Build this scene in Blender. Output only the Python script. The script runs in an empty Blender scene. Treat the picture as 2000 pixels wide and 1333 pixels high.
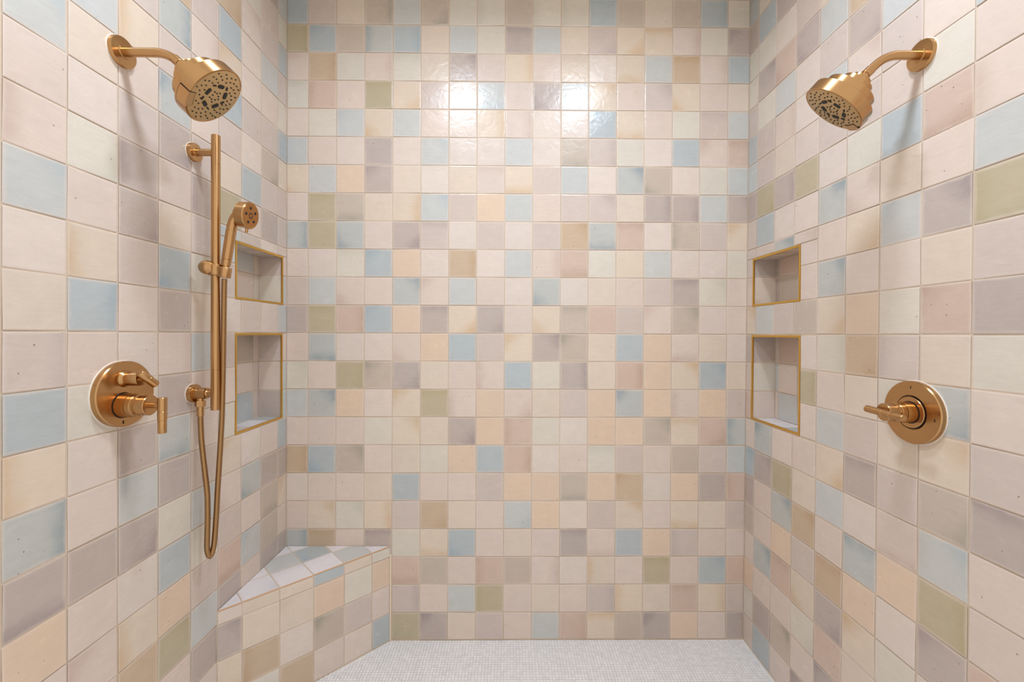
import bpy, math, random
from mathutils import Vector, Matrix

# ---------------------------------------------------------------- units
P = 0.129                      # one tile pitch in metres (5 inch tile and its joint)
random.seed(7)
scene = bpy.context.scene
COL = scene.collection
V3 = Vector

# ---------------------------------------------------------------- camera
F_PX = 839.58
CAM = V3((8.0270, -15.4064, 10.9761))
YAW, PIT, ROL = 0.00919, 0.00264, -0.00344
cam_data = bpy.data.cameras.new('camera')
cam = bpy.data.objects.new('camera', cam_data)
COL.objects.link(cam)
cam_data.sensor_width = 36.0
cam_data.lens = 36.0 * F_PX / 2000.0
cam_data.shift_x = -6.66 / 2000.0
cam_data.shift_y = -11.07 / 2000.0
cam_data.clip_start = 0.02
def rot_cam():
    c, s = math.cos(YAW), math.sin(YAW)
    R1 = Matrix(((c, -s, 0), (s, c, 0), (0, 0, 1)))
    c, s = math.cos(PIT), math.sin(PIT)
    R2 = Matrix(((1, 0, 0), (0, c, -s), (0, s, c)))
    c, s = math.cos(ROL), math.sin(ROL)
    R3 = Matrix(((c, 0, -s), (0, 1, 0), (s, 0, c)))
    return R3 @ R2 @ R1
RC = rot_cam()
right, fwd, up = RC.row[0], RC.row[1], RC.row[2]
M = Matrix(((right[0], up[0], -fwd[0], CAM[0] * P), (right[1], up[1], -fwd[1], CAM[1] * P),
            (right[2], up[2], -fwd[2], CAM[2] * P), (0, 0, 0, 1)))
cam.matrix_world = M
scene.camera = cam

# ---------------------------------------------------------------- light and exposure
scene.view_settings.view_transform = 'Standard'
scene.view_settings.look = 'None'
scene.view_settings.gamma = 1.0
scene.view_settings.use_curve_mapping = False
scene.view_settings.exposure = 0.0
world = bpy.data.worlds.new('room_light')
scene.world = world
world.use_nodes = True
bg = world.node_tree.nodes['Background']
bg.inputs[0].default_value = (1.0, 0.938, 0.865, 1)
bg.inputs[1].default_value = 1.04
CEIL = 24.2
def can_light(x, y, power):
    l = bpy.data.lights.new('can_lamp', 'AREA')
    l.shape = 'DISK'; l.size = 0.20; l.energy = power; l.color = (0.78, 0.88, 1.0)
    l.spread = math.radians(162)
    o = bpy.data.objects.new('can_lamp', l); COL.objects.link(o)
    o.location = (x * P, y * P, (CEIL - 0.12) * P)
    return o
can_light(5.3, -8.8, 16.0)
can_light(11.6, -8.8, 16.0)

# ---------------------------------------------------------------- colour helpers
def lin(c):
    return tuple(((v / 255.0) / 12.92 if v / 255.0 <= 0.04045 else ((v / 255.0 + 0.055) / 1.055) ** 2.4) for v in c)

PAL = {   # glaze families: main colour, colour the glaze pools to at an edge
    'W': ((219, 206, 196), (208, 193, 182)),
    'w': ((224, 219, 221), (204, 199, 203)),  # white glaze with cool overhead light painted in, for bench top, niche floors
    'C': ((215, 200, 184), (203, 185, 165)),
    'P': ((212, 196, 185), (192, 170, 157)),
    'O': ((215, 191, 169), (206, 179, 152)),
    'S': ((202, 180, 155), (188, 160, 128)),
    's': ((214, 198, 180), (198, 168, 132)),
    'T': ((190, 176, 168), (158, 144, 142)),
    'M': ((207, 193, 185), (184, 171, 167)),
    'R': ((205, 182, 167), (182, 154, 136)),
    'G': ((183, 171, 145), (172, 159, 124)),
    'g': ((208, 200, 187), (190, 186, 171)),
    'K': ((193, 179, 165), (156, 150, 139)),
    'B': ((177, 183, 184), (152, 167, 175)),
    'b': ((201, 202, 199), (180, 190, 193)),
    'D': ((189, 190, 186), (138, 152, 159)),
}
FAMILY_GAIN = {'W': (0.971, 0.964, 0.960), 'P': (1.025, 1.026, 1.030), 'O': (1.037, 1.042, 1.042), 'S': (0.953, 0.941, 0.932), 's': (1.026, 1.026, 1.025), 'T': (0.954, 0.958, 0.959), 'M': (0.958, 0.949, 0.937), 'R': (1.001, 0.995, 0.992), 'G': (1.029, 1.033, 1.035), 'g': (1.046, 1.053, 1.058), 'K': (1.015, 1.015, 1.014), 'B': (1.021, 1.034, 1.046), 'b': (0.933, 0.929, 0.926), 'D': (0.974, 0.976, 0.974)}
DIRS = {'1': (-1, -1), '2': (0, -1), '3': (1, -1), '4': (-1, 0), '5': (0, 0), '6': (1, 0), '7': (-1, 1), '8': (0, 1), '9': (1, 1)}
HAS_SPECKS = {'w': 0.1, 'T': 1.0, 'O': 0.7, 'M': 0.45, 'R': 0.5, 'P': 0.35, 'K': 0.5, 'B': 0.2, 'b': 0.2, 'D': 0.9, 'W': 0.15, 'C': 0.15, 's': 0.1, 'S': 0.3, 'G': 0.2, 'g': 0.15}

# ---------------------------------------------------------------- materials
def new_mat(name):
    m = bpy.data.materials.new(name); m.use_nodes = True
    nt = m.node_tree
    b = nt.nodes['Principled BSDF']
    return m, nt, b
def node(nt, t, **kw):
    n = nt.nodes.new(t)
    for k, v in kw.items(): setattr(n, k, v)
    return n
def math_node(nt, op, a, b=None, c=None, clamp=False):
    n = node(nt, 'ShaderNodeMath', operation=op, use_clamp=clamp)
    for i, x in enumerate((a, b, c)):
        if x is None: continue
        if isinstance(x, (int, float)): n.inputs[i].default_value = x
        else: nt.links.new(x, n.inputs[i])
    return n.outputs[0]
def mix_col(nt, f, a, b):
    n = node(nt, 'ShaderNodeMix', data_type='RGBA')
    for key, x in (('Factor_Float', f), ('A_Color', a), ('B_Color', b)):
        s = [i for i in n.inputs if i.identifier == key][0]
        if isinstance(x, (int, float)): s.default_value = x
        elif isinstance(x, tuple): s.default_value = x
        else: nt.links.new(x, s)
    return [o for o in n.outputs if o.identifier == 'Result_Color'][0]

def glaze_material():
    m, nt, b = new_mat('glazed_tile')
    L = nt.links
    def attr(nm): return node(nt, 'ShaderNodeAttribute', attribute_name=nm)
    base, edge, tuv, gp = attr('base'), attr('edge'), attr('tuv'), attr('gpar')
    sx = node(nt, 'ShaderNodeSeparateXYZ'); L.new(tuv.outputs['Vector'], sx.inputs[0])
    gx = node(nt, 'ShaderNodeSeparateXYZ'); L.new(gp.outputs['Vector'], gx.inputs[0])
    u, v, seed = sx.outputs[0], sx.outputs[1], sx.outputs[2]
    # tile coordinate with the seed carried as its third axis
    n1 = node(nt, 'ShaderNodeTexNoise'); n1.inputs['Scale'].default_value = 2.6; n1.inputs['Detail'].default_value = 5.0
    L.new(tuv.outputs['Vector'], n1.inputs['Vector'])
    mp = node(nt, 'ShaderNodeMapping'); mp.inputs['Scale'].default_value = (3.0, 22.0, 3.0)
    L.new(tuv.outputs['Vector'], mp.inputs[0])
    st = node(nt, 'ShaderNodeTexNoise'); st.inputs['Scale'].default_value = 1.0; st.inputs['Detail'].default_value = 3.0
    L.new(mp.outputs[0], st.inputs['Vector'])
    nf = node(nt, 'ShaderNodeTexNoise'); nf.inputs['Scale'].default_value = 60.0; nf.inputs['Detail'].default_value = 2.0
    L.new(tuv.outputs['Vector'], nf.inputs['Vector'])
    du = math_node(nt, 'MULTIPLY', math_node(nt, 'SUBTRACT', u, 0.5), gx.outputs[0])
    dv = math_node(nt, 'MULTIPLY', math_node(nt, 'SUBTRACT', v, 0.5), gx.outputs[1])
    t = math_node(nt, 'ADD', du, dv)
    nn = math_node(nt, 'MULTIPLY', math_node(nt, 'SUBTRACT', n1.outputs[0], 0.5), 0.55)
    t = math_node(nt, 'ADD', t, nn)
    t = math_node(nt, 'ADD', t, math_node(nt, 'MULTIPLY', math_node(nt, 'SUBTRACT', nf.outputs[0], 0.5), 0.12))
    mr = node(nt, 'ShaderNodeMapRange', interpolation_type='SMOOTHSTEP')
    L.new(t, mr.inputs['Value'])
    mr.inputs['From Min'].default_value = 0.06; mr.inputs['From Max'].default_value = 0.66
    fac = math_node(nt, 'MULTIPLY', mr.outputs[0], gx.outputs[2], clamp=True)
    col = mix_col(nt, fac, base.outputs['Color'], edge.outputs['Color'])
    # the glaze breaks paler where it thins out along the four edges
    eu = math_node(nt, 'MINIMUM', u, math_node(nt, 'SUBTRACT', 1.0, u))
    ev = math_node(nt, 'MINIMUM', v, math_node(nt, 'SUBTRACT', 1.0, v))
    ed = math_node(nt, 'ADD', math_node(nt, 'MINIMUM', eu, ev), math_node(nt, 'MULTIPLY', math_node(nt, 'SUBTRACT', n1.outputs[0], 0.5), 0.10))
    mb = node(nt, 'ShaderNodeMapRange', interpolation_type='SMOOTHSTEP')
    nt.links.new(ed, mb.inputs['Value'])
    mb.inputs['From Min'].default_value = 0.015; mb.inputs['From Max'].default_value = 0.085
    mb.inputs['To Min'].default_value = 0.42; mb.inputs['To Max'].default_value = 0.0
    col = mix_col(nt, mb.outputs[0], col, lin((220, 205, 192)) + (1,))
    # watery brush marks and cloudiness of the glaze
    sh = math_node(nt, 'ADD', 1.0, math_node(nt, 'MULTIPLY', math_node(nt, 'SUBTRACT', st.outputs[0], 0.5), 0.10))
    sh = math_node(nt, 'MULTIPLY', sh, math_node(nt, 'ADD', 1.0, math_node(nt, 'MULTIPLY', math_node(nt, 'SUBTRACT', n1.outputs[0], 0.5), 0.12)))
    sh = math_node(nt, 'MULTIPLY', sh, math_node(nt, 'ADD', 1.0, math_node(nt, 'MULTIPLY', math_node(nt, 'SUBTRACT', nf.outputs[0], 0.5), 0.08)))
    vm = node(nt, 'ShaderNodeVectorMath', operation='SCALE')
    L.new(col, vm.inputs[0]); L.new(sh, vm.inputs['Scale'])
    # pin holes burnt into the glaze
    vo = node(nt, 'ShaderNodeTexVoronoi'); vo.inputs['Scale'].default_value = 13.0
    L.new(tuv.outputs['Vector'], vo.inputs['Vector'])
    sp = attr('speck')
    cs = node(nt, 'ShaderNodeSeparateColor'); L.new(vo.outputs['Color'], cs.inputs[0])
    rare = math_node(nt, 'LESS_THAN', cs.outputs[0], math_node(nt, 'MULTIPLY', sp.outputs['Fac'], 0.10))
    near = math_node(nt, 'LESS_THAN', vo.outputs['Distance'], math_node(nt, 'ADD', 0.05, math_node(nt, 'MULTIPLY', cs.outputs[1], 0.16)))
    dots = math_node(nt, 'MULTIPLY', rare, near)
    dots = math_node(nt, 'MULTIPLY', dots, 0.75)
    col2 = mix_col(nt, dots, vm.outputs[0], (0.16, 0.105, 0.075, 1))
    L.new(col2, b.inputs['Base Color'])
    ro = math_node(nt, 'ADD', 0.18, math_node(nt, 'MULTIPLY', n1.outputs[0], 0.14))
    L.new(ro, b.inputs['Roughness'])
    b.inputs['Specular IOR Level'].default_value = 0.42
    # uneven hand-made surface
    h1 = node(nt, 'ShaderNodeTexNoise'); h1.inputs['Scale'].default_value = 2.8; h1.inputs['Detail'].default_value = 2.0; h1.inputs['Distortion'].default_value = 1.2
    L.new(tuv.outputs['Vector'], h1.inputs['Vector'])
    hsum = math_node(nt, 'ADD', h1.outputs[0], math_node(nt, 'MULTIPLY', st.outputs[0], 0.12))
    bp = node(nt, 'ShaderNodeBump'); bp.inputs['Strength'].default_value = 1.0; bp.inputs["Distance"].default_value = 0.0010
    L.new(hsum, bp.inputs['Height']); L.new(bp.outputs[0], b.inputs['Normal'])
    return m

def grout_material(name, col):
    m, nt, b = new_mat(name)
    tc = node(nt, 'ShaderNodeTexCoord')
    n = node(nt, 'ShaderNodeTexNoise'); n.inputs['Scale'].default_value = 90.0; n.inputs['Detail'].default_value = 4.0
    nt.links.new(tc.outputs['Object'], n.inputs['Vector'])
    c = lin(col)
    out = mix_col(nt, n.outputs[0], tuple(x * 0.88 for x in c) + (1,), tuple(min(1, x * 1.08) for x in c) + (1,))
    nt.links.new(out, b.inputs['Base Color'])
    b.inputs['Roughness'].default_value = 0.85
    bp = node(nt, 'ShaderNodeBump'); bp.inputs['Distance'].default_value = 0.0006; bp.inputs['Strength'].default_value = 0.6
    nt.links.new(n.outputs[0], bp.inputs['Height']); nt.links.new(bp.outputs[0], b.inputs['Normal'])
    return m

def metal_material(name, col, rough, aniso=0.0, var=0.03):
    m, nt, b = new_mat(name)
    tc = node(nt, 'ShaderNodeTexCoord')
    n = node(nt, 'ShaderNodeTexNoise'); n.inputs['Scale'].default_value = 35.0; n.inputs['Detail'].default_value = 4.0
    nt.links.new(tc.outputs['Object'], n.inputs['Vector'])
    c = lin(col)
    out = mix_col(nt, n.outputs[0], tuple(x * (1 - var) for x in c) + (1,), tuple(min(1, x * (1 + var)) for x in c) + (1,))
    nt.links.new(out, b.inputs['Base Color'])
    b.inputs['Metallic'].default_value = 1.0
    r = math_node(nt, 'ADD', rough - 0.02, math_node(nt, 'MULTIPLY', n.outputs[0], 0.04))
    nt.links.new(r, b.inputs['Roughness'])
    b.inputs['Anisotropic'].default_value = aniso
    if aniso:                              # turned on a lathe: brush marks run round, highlights stretch along the axis
        tn = node(nt, 'ShaderNodeTangent', direction_type='UV_MAP', uv_map='brush')
        nt.links.new(tn.outputs[0], b.inputs['Tangent'])
    return m

def plain_material(name, col, rough=0.6, noise=0.0):
    m, nt, b = new_mat(name)
    c = lin(col)
    tc = node(nt, 'ShaderNodeTexCoord')
    n = node(nt, 'ShaderNodeTexNoise'); n.inputs['Scale'].default_value = 25.0
    nt.links.new(tc.outputs['Object'], n.inputs['Vector'])
    out = mix_col(nt, n.outputs[0], tuple(x * (1 - noise) for x in c) + (1,), tuple(min(1, x * (1 + noise)) for x in c) + (1,))
    nt.links.new(out, b.inputs['Base Color'])
    b.inputs['Roughness'].default_value = rough
    return m

def mosaic_material():
    m, nt, b = new_mat('white_mosaic')
    a = node(nt, 'ShaderNodeAttribute', attribute_name='shade')
    c = lin((233, 231, 231))
    out = mix_col(nt, a.outputs['Fac'], tuple(x * 0.93 for x in c) + (1,), tuple(x * 1.04 for x in c) + (1,))
    nt.links.new(out, b.inputs['Base Color'])
    b.inputs['Roughness'].default_value = 0.42
    return m

GLAZE = glaze_material()
GROUT = grout_material('sand_grout', (210, 191, 170))
FLOOR_GROUT = grout_material('pale_floor_grout', (232, 229, 226))
MOSAIC = mosaic_material()
BRONZE = metal_material('brushed_bronze', (192, 151, 104), 0.26, 0.6)
BRONZE_DULL = metal_material('satin_bronze_face', (202, 172, 126), 0.40)
BRONZE_DARK = metal_material('deep_bronze', (180, 128, 74), 0.28, 0.6)
HOSE_METAL = metal_material('ribbed_bronze', (164, 128, 88), 0.28)
GOLD = metal_material('gold_edge_trim', (226, 182, 90), 0.30)
RUBBER = plain_material('black_rubber', (22, 20, 18), 0.6)
GAP = plain_material('dark_gap', (18, 12, 8), 0.8)
PAINT = plain_material('white_ceiling_paint', (238, 234, 228), 0.8, 0.01)
CAULK = plain_material('sand_caulk', (224, 206, 184), 0.6, 0.03)
BISQUE = plain_material('raw_clay_edge', (213, 168, 130), 0.8, 0.06)
SEALANT = plain_material('white_sealant', (240, 236, 230), 0.5)

# ---------------------------------------------------------------- object helpers
def link(name, me, mats, parent=None, smooth=None, kind=None):
    o = bpy.data.objects.new(name, me)
    COL.objects.link(o)
    for m in (mats if isinstance(mats, (list, tuple)) else [mats]):
        if m.name not in me.materials: me.materials.append(m)
    if parent is not None: o.parent = parent
    if smooth is not None:
        for p in me.polygons: p.use_smooth = True
        me.set_sharp_from_angle(angle=math.radians(smooth))
    if kind: o['kind'] = kind
    return o
def mesh(name, verts, faces):
    me = bpy.data.meshes.new(name)
    me.from_pydata(verts, [], faces); me.update()
    return me
def thing(name, label, cat, loc, group=None):
    o = bpy.data.objects.new(name, None); COL.objects.link(o)
    o.empty_display_size = 0.05
    o.location = V3(loc) * P
    o['label'] = label; o['category'] = cat
    if group: o['group'] = group
    return o
class Build:
    """collects shapes in tile units and links them as one mesh relative to an origin"""
    def __init__(self, org=(0, 0, 0)):
        self.v, self.f, self.uv, self.o = [], [], [], V3(org)
    def add(self, vs, fs, uv=None):
        n = len(self.v)
        self.uv += uv if uv else [(p[2] * 0.7 + p[0] * 0.31, p[1] * 0.7 - p[0] * 0.29) for p in vs]
        self.v += [((V3(p) - self.o) * P)[:] for p in vs]
        self.f += [tuple(i + n for i in f) for f in fs]
        return self
    def box(self, a, b):
        x0, y0, z0 = a; x1, y1, z1 = b
        x0, x1 = sorted((x0, x1)); y0, y1 = sorted((y0, y1)); z0, z1 = sorted((z0, z1))
        vs = [(x0, y0, z0), (x1, y0, z0), (x1, y1, z0), (x0, y1, z0), (x0, y0, z1), (x1, y0, z1), (x1, y1, z1), (x0, y1, z1)]
        return self.add(vs, [(0, 3, 2, 1), (4, 5, 6, 7), (0, 1, 5, 4), (1, 2, 6, 5), (2, 3, 7, 6), (3, 0, 4, 7)])
    def lathe(self, org, axis, prof, n=48, up=(0.13, 0.2, 1)):
        """prof: list of (distance along axis, radius); radius 0 closes an end"""
        org = V3(org); ax = V3(axis).normalized()
        a = ax.cross(V3(up)).normalized(); b = ax.cross(a)
        vs, fs, rings, uv = [], [], [], []
        run, last = 0.0, None
        for s, r in prof:
            if last: run += math.hypot(s - last[0], r - last[1])
            last = (s, r)
            if r < 1e-6:
                vs.append((org + ax * s)[:]); rings.append([len(vs) - 1]); uv.append((run, 0.5))
            else:
                i0 = len(vs)
                for k in range(n):
                    t = 2 * math.pi * k / n
                    vs.append((org + ax * s + (a * math.cos(t) + b * math.sin(t)) * r)[:]); uv.append((run, k / n))
                rings.append(list(range(i0, i0 + n)))
        for q0, q1 in zip(rings, rings[1:]):
            if len(q0) == 1 and len(q1) == 1: continue
            for k in range(n):
                k2 = (k + 1) % n
                if len(q0) == 1: fs.append((q0[0], q1[k2], q1[k]))
                elif len(q1) == 1: fs.append((q0[k], q0[k2], q1[0]))
                else: fs.append((q0[k], q0[k2], q1[k2], q1[k]))
        return self.add(vs, fs, uv)
    def tube(self, pts, rad, n=16, cap=True):
        """rad: a number or one radius per point"""
        pts = [V3(p) for p in pts]
        rs = [rad] * len(pts) if isinstance(rad, (int, float)) else rad
        vs, fs, uv = [], [], []
        run = 0.0
        t0 = (pts[1] - pts[0]).normalized()
        a = t0.cross(V3((0.31, 0.87, 0.21))).normalized()
        for i, p in enumerate(pts):
            if i == 0: t = t0
            elif i == len(pts) - 1: t = (pts[i] - pts[i - 1]).normalized()
            else: t = (pts[i + 1] - pts[i - 1]).normalized()
            a = (a - t * a.dot(t)).normalized(); b = t.cross(a)
            if i: run += (p - pts[i - 1]).length
            for k in range(n):
                th = 2 * math.pi * k / n
                vs.append((p + (a * math.cos(th) + b * math.sin(th)) * rs[i])[:]); uv.append((run, k / n))
        for i in range(len(pts) - 1):
            for k in range(n):
                k2 = (k + 1) % n
                fs.append((i * n + k, i * n + k2, (i + 1) * n + k2, (i + 1) * n + k))
        if cap:
            fs.append(tuple(range(n))[::-1]); fs.append(tuple((len(pts) - 1) * n + k for k in range(n)))
        return self.add(vs, fs, uv)
    def done(self, name, mats, parent=None, smooth=35, kind=None):
        me = mesh(name, self.v, self.f)
        lay = me.uv_layers.new(name='brush')
        flat = []
        for l in me.loops: flat += self.uv[l.vertex_index]
        lay.data.foreach_set('uv', flat)
        return link(name, me, mats, parent, smooth, kind)
def catmull(pts, n):
    pts = [V3(p) for p in pts]
    q = [pts[0] * 2 - pts[1]] + pts + [pts[-1] * 2 - pts[-2]]
    out = []
    for i in range(1, len(q) - 2):
        for k in range(n):
            t = k / n
            a, b, c, d = q[i - 1], q[i], q[i + 1], q[i + 2]
            out.append(0.5 * ((2 * b) + (c - a) * t + (2 * a - 5 * b + 4 * c - d) * t * t + (3 * b - a - 3 * c + d) * t ** 3))
    out.append(pts[-1])
    return out
def project(p):
    d = RC @ (V3(p) - CAM)
    if d[1] < 0.1: return None
    return 1000 + 6.66 + F_PX * d[0] / d[1], 666.5 - 11.07 - F_PX * d[2] / d[1]

# ---------------------------------------------------------------- tiles
GAPW = 0.026       # joint width, in tiles
class Frame:
    """a wall plane: p(u, v, w) = o + u*U + v*V + w*N, all in tile units"""
    def __init__(self, o, U, V, N):
        self.o, self.U, self.V, self.N = V3(o), V3(U), V3(V), V3(N)
    def p(self, u, v, w=0.0): return self.o + self.U * u + self.V * v + self.N * w
class TileSet:
    def __init__(self): self.items = []
    def add(self, fr, cell, code, clip=None, poly=None, proud=0.014):
        """cell = (u0, v0): lower left of the full tile; clip = (u0, u1, v0, v1) or poly = convex outline"""
        self.items.append((fr, cell, code, clip, poly, proud))
def tile_geometry(fr, cell, code, clip, poly, proud):
    u0, v0 = cell
    rnd = random.Random(hash((round(fr.o[0] * 7 + fr.N[0] * 31 + fr.N[1] * 57 + fr.N[2] * 91, 2), round(u0, 2), round(v0, 2))))
    g = GAPW / 2
    dz = [rnd.uniform(-0.010, 0.010) for _ in range(4)]
    lift = rnd.uniform(-0.003, 0.004)
    jit = [rnd.uniform(-0.005, 0.005) for _ in range(4)]
    def height(u, v):
        a, b = min(1, max(0, u - u0)), min(1, max(0, v - v0))
        return proud + lift + (dz[0] * (1 - a) + dz[1] * a) * (1 - b) + (dz[2] * (1 - a) + dz[3] * a) * b
    verts, faces, flat = [], [], []
    if poly is None:
        a0, a1, b0, b1 = clip if clip else (u0, u0 + 1, v0, v0 + 1)
        a0 += g + jit[0]; a1 -= g + jit[1]; b0 += g + jit[2]; b1 -= g + jit[3]
        if a1 - a0 < 0.02 or b1 - b0 < 0.02: return None
        e = min(0.022, (a1 - a0) * 0.2, (b1 - b0) * 0.2)
        us = [a0, a0 + e, a1 - e, a1]; vs = [b0, b0 + e, b1 - e, b1]
        uvs = []
        for j, v in enumerate(vs):
            for i, u in enumerate(us):
                edge = (i in (0, 3)) + (j in (0, 3))
                h = max(0.003, height(u, v) - 0.004 * edge)
                verts.append(fr.p(u, v, h)); uvs.append((u - u0, v - v0))
        for j in range(3):
            for i in range(3):
                k = j * 4 + i
                faces.append((k, k + 1, k + 5, k + 4))
        ring = [0, 1, 2, 3, 7, 11, 15, 14, 13, 12, 8, 4]
        corner = [(a0, b0), (a1, b0), (a1, b1), (a0, b1)]
        nb = len(verts)
        for u, v in corner:
            verts.append(fr.p(u, v, -0.01)); uvs.append((u - u0, v - v0))
        sides = [(0, 3), (3, 15), (15, 12), (12, 0)]
        for q, (s, t) in enumerate(sides):
            faces.append((nb + q, nb + (q + 1) % 4, t, s)); flat.append(len(faces) - 1)
    else:
        c = V3((sum(p[0] for p in poly) / len(poly), sum(p[1] for p in poly) / len(poly)))
        n = len(poly); uvs = []
        def inset(d):
            out = []
            for i in range(n):
                p0, p1, p2 = V3(poly[i - 1]), V3(poly[i]), V3(poly[(i + 1) % n])
                d1 = (p1 - p0).normalized(); d2 = (p2 - p1).normalized()
                n1 = V3((-d1[1], d1[0])); n2 = V3((-d2[1], d2[0]))
                k = 1 + n1.dot(n2)
                out.append(p1 + (n1 + n2) * (d / max(0.25, k)))
            return out
        o1, o2 = inset(g), inset(g + 0.02)
        for ring_, dh in ((o2, 0.0), (o1, -0.004)):
            for p in ring_:
                verts.append(fr.p(p[0], p[1], height(p[0], p[1]) + dh)); uvs.append((p[0] - u0, p[1] - v0))
        for p in o1:
            verts.append(fr.p(p[0], p[1], -0.01)); uvs.append((p[0] - u0, p[1] - v0))
        faces.append(tuple(range(n)))
        for i in range(n):
            j = (i + 1) % n
            faces.append((n + i, n + j, j, i))
            faces.append((2 * n + i, 2 * n + j, n + j, n + i)); flat.append(len(faces) - 1)
    fam, d = code[0], code[1]
    base, edge = PAL[fam]
    fg = FAMILY_GAIN.get(fam, (1.0, 1.0, 1.0))
    k = 1.0 + rnd.uniform(-0.022, 0.022)
    warm = rnd.uniform(-0.012, 0.012)
    def tint(c): 
        c = lin(c); return (c[0] * fg[0] * k * (1 + warm), c[1] * fg[1] * k, c[2] * fg[2] * k * (1 - warm), 1.0)
    dx, dy = DIRS[d]
    if d == '5':
        dx, dy = rnd.uniform(-0.4, 0.4), rnd.uniform(-0.4, 0.4); st = rnd.uniform(0.15, 0.40)
    else:
        st = rnd.uniform(0.65, 0.9)
        if dx and dy: dx *= 0.66; dy *= 0.66
    seed = rnd.uniform(0, 60)
    speck = HAS_SPECKS[fam] * rnd.choice([0.15, 0.5, 1.0, 1.3])
    return verts, faces, flat, uvs, tint(base), tint(edge), (dx, dy, st), seed, speck
def tile_mesh(geos, name, org):
    vs, fs, flat = [], [], set()
    A = {'base': [], 'edge': [], 'tuv': [], 'gpar': [], 'speck': []}
    for ge in geos:
        verts, faces, fl, uvs, base, edge, gp, seed, speck = ge
        n = len(vs); m = len(fs)
        vs += [((p - org) * P)[:] for p in verts]
        fs += [tuple(i + n for i in f) for f in faces]
        flat |= {m + i for i in fl}
        for u, v in uvs:
            A['base'] += base; A['edge'] += edge; A['tuv'] += (u, v, seed); A['gpar'] += gp; A['speck'].append(speck)
    me = mesh(name, vs, fs)
    for nm, ty, key in (('base', 'FLOAT_COLOR', 'color'), ('edge', 'FLOAT_COLOR', 'color'), ('tuv', 'FLOAT_VECTOR', 'vector'), ('gpar', 'FLOAT_VECTOR', 'vector'), ('speck', 'FLOAT', 'value')):
        at = me.attributes.new(nm, ty, 'POINT'); at.data.foreach_set(key, A[nm])
    return me
def build_tiles(ts, parent, limit=300):
    """the tiles that show largest become single parts, the rest one joined part"""
    geos = []
    for it in ts.items:
        ge = tile_geometry(*it)
        if ge is None: continue
        pts = [project(p) for p in ge[0][:4] + ge[0][-4:]]
        area = 0
        if all(pts):
            cx = sum(p[0] for p in pts) / len(pts); cy = sum(p[1] for p in pts) / len(pts)
            w = [p[0] for p in pts]; h = [p[1] for p in pts]
            x0, x1, y0, y1 = max(0, min(w)), min(2000, max(w)), max(0, min(h)), min(1333, max(h))
            if x1 > x0 and y1 > y0: area = (x1 - x0) * (y1 - y0)
        geos.append((area, len(geos), ge))
    geos.sort(key=lambda g: -g[0])
    po = parent_origin(parent)
    rest = []
    for i, (area, _, ge) in enumerate(geos):
        if i < limit and area > 60:
            c = sum((p for p in ge[0]), V3((0, 0, 0))) / len(ge[0])
            o = link('tile', tile_mesh([ge], 'tile', c), GLAZE, parent)
            o.location = (c - po) * P
        else: rest.append(ge)
    if rest:
        o = link('tile', tile_mesh(rest, 'tile', po), GLAZE, parent)
        o['kind'] = 'stuff'
def parent_origin(o):
    q = V3((0, 0, 0))
    while o is not None:
        q += V3(o.location); o = o.parent
    return q / P

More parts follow.
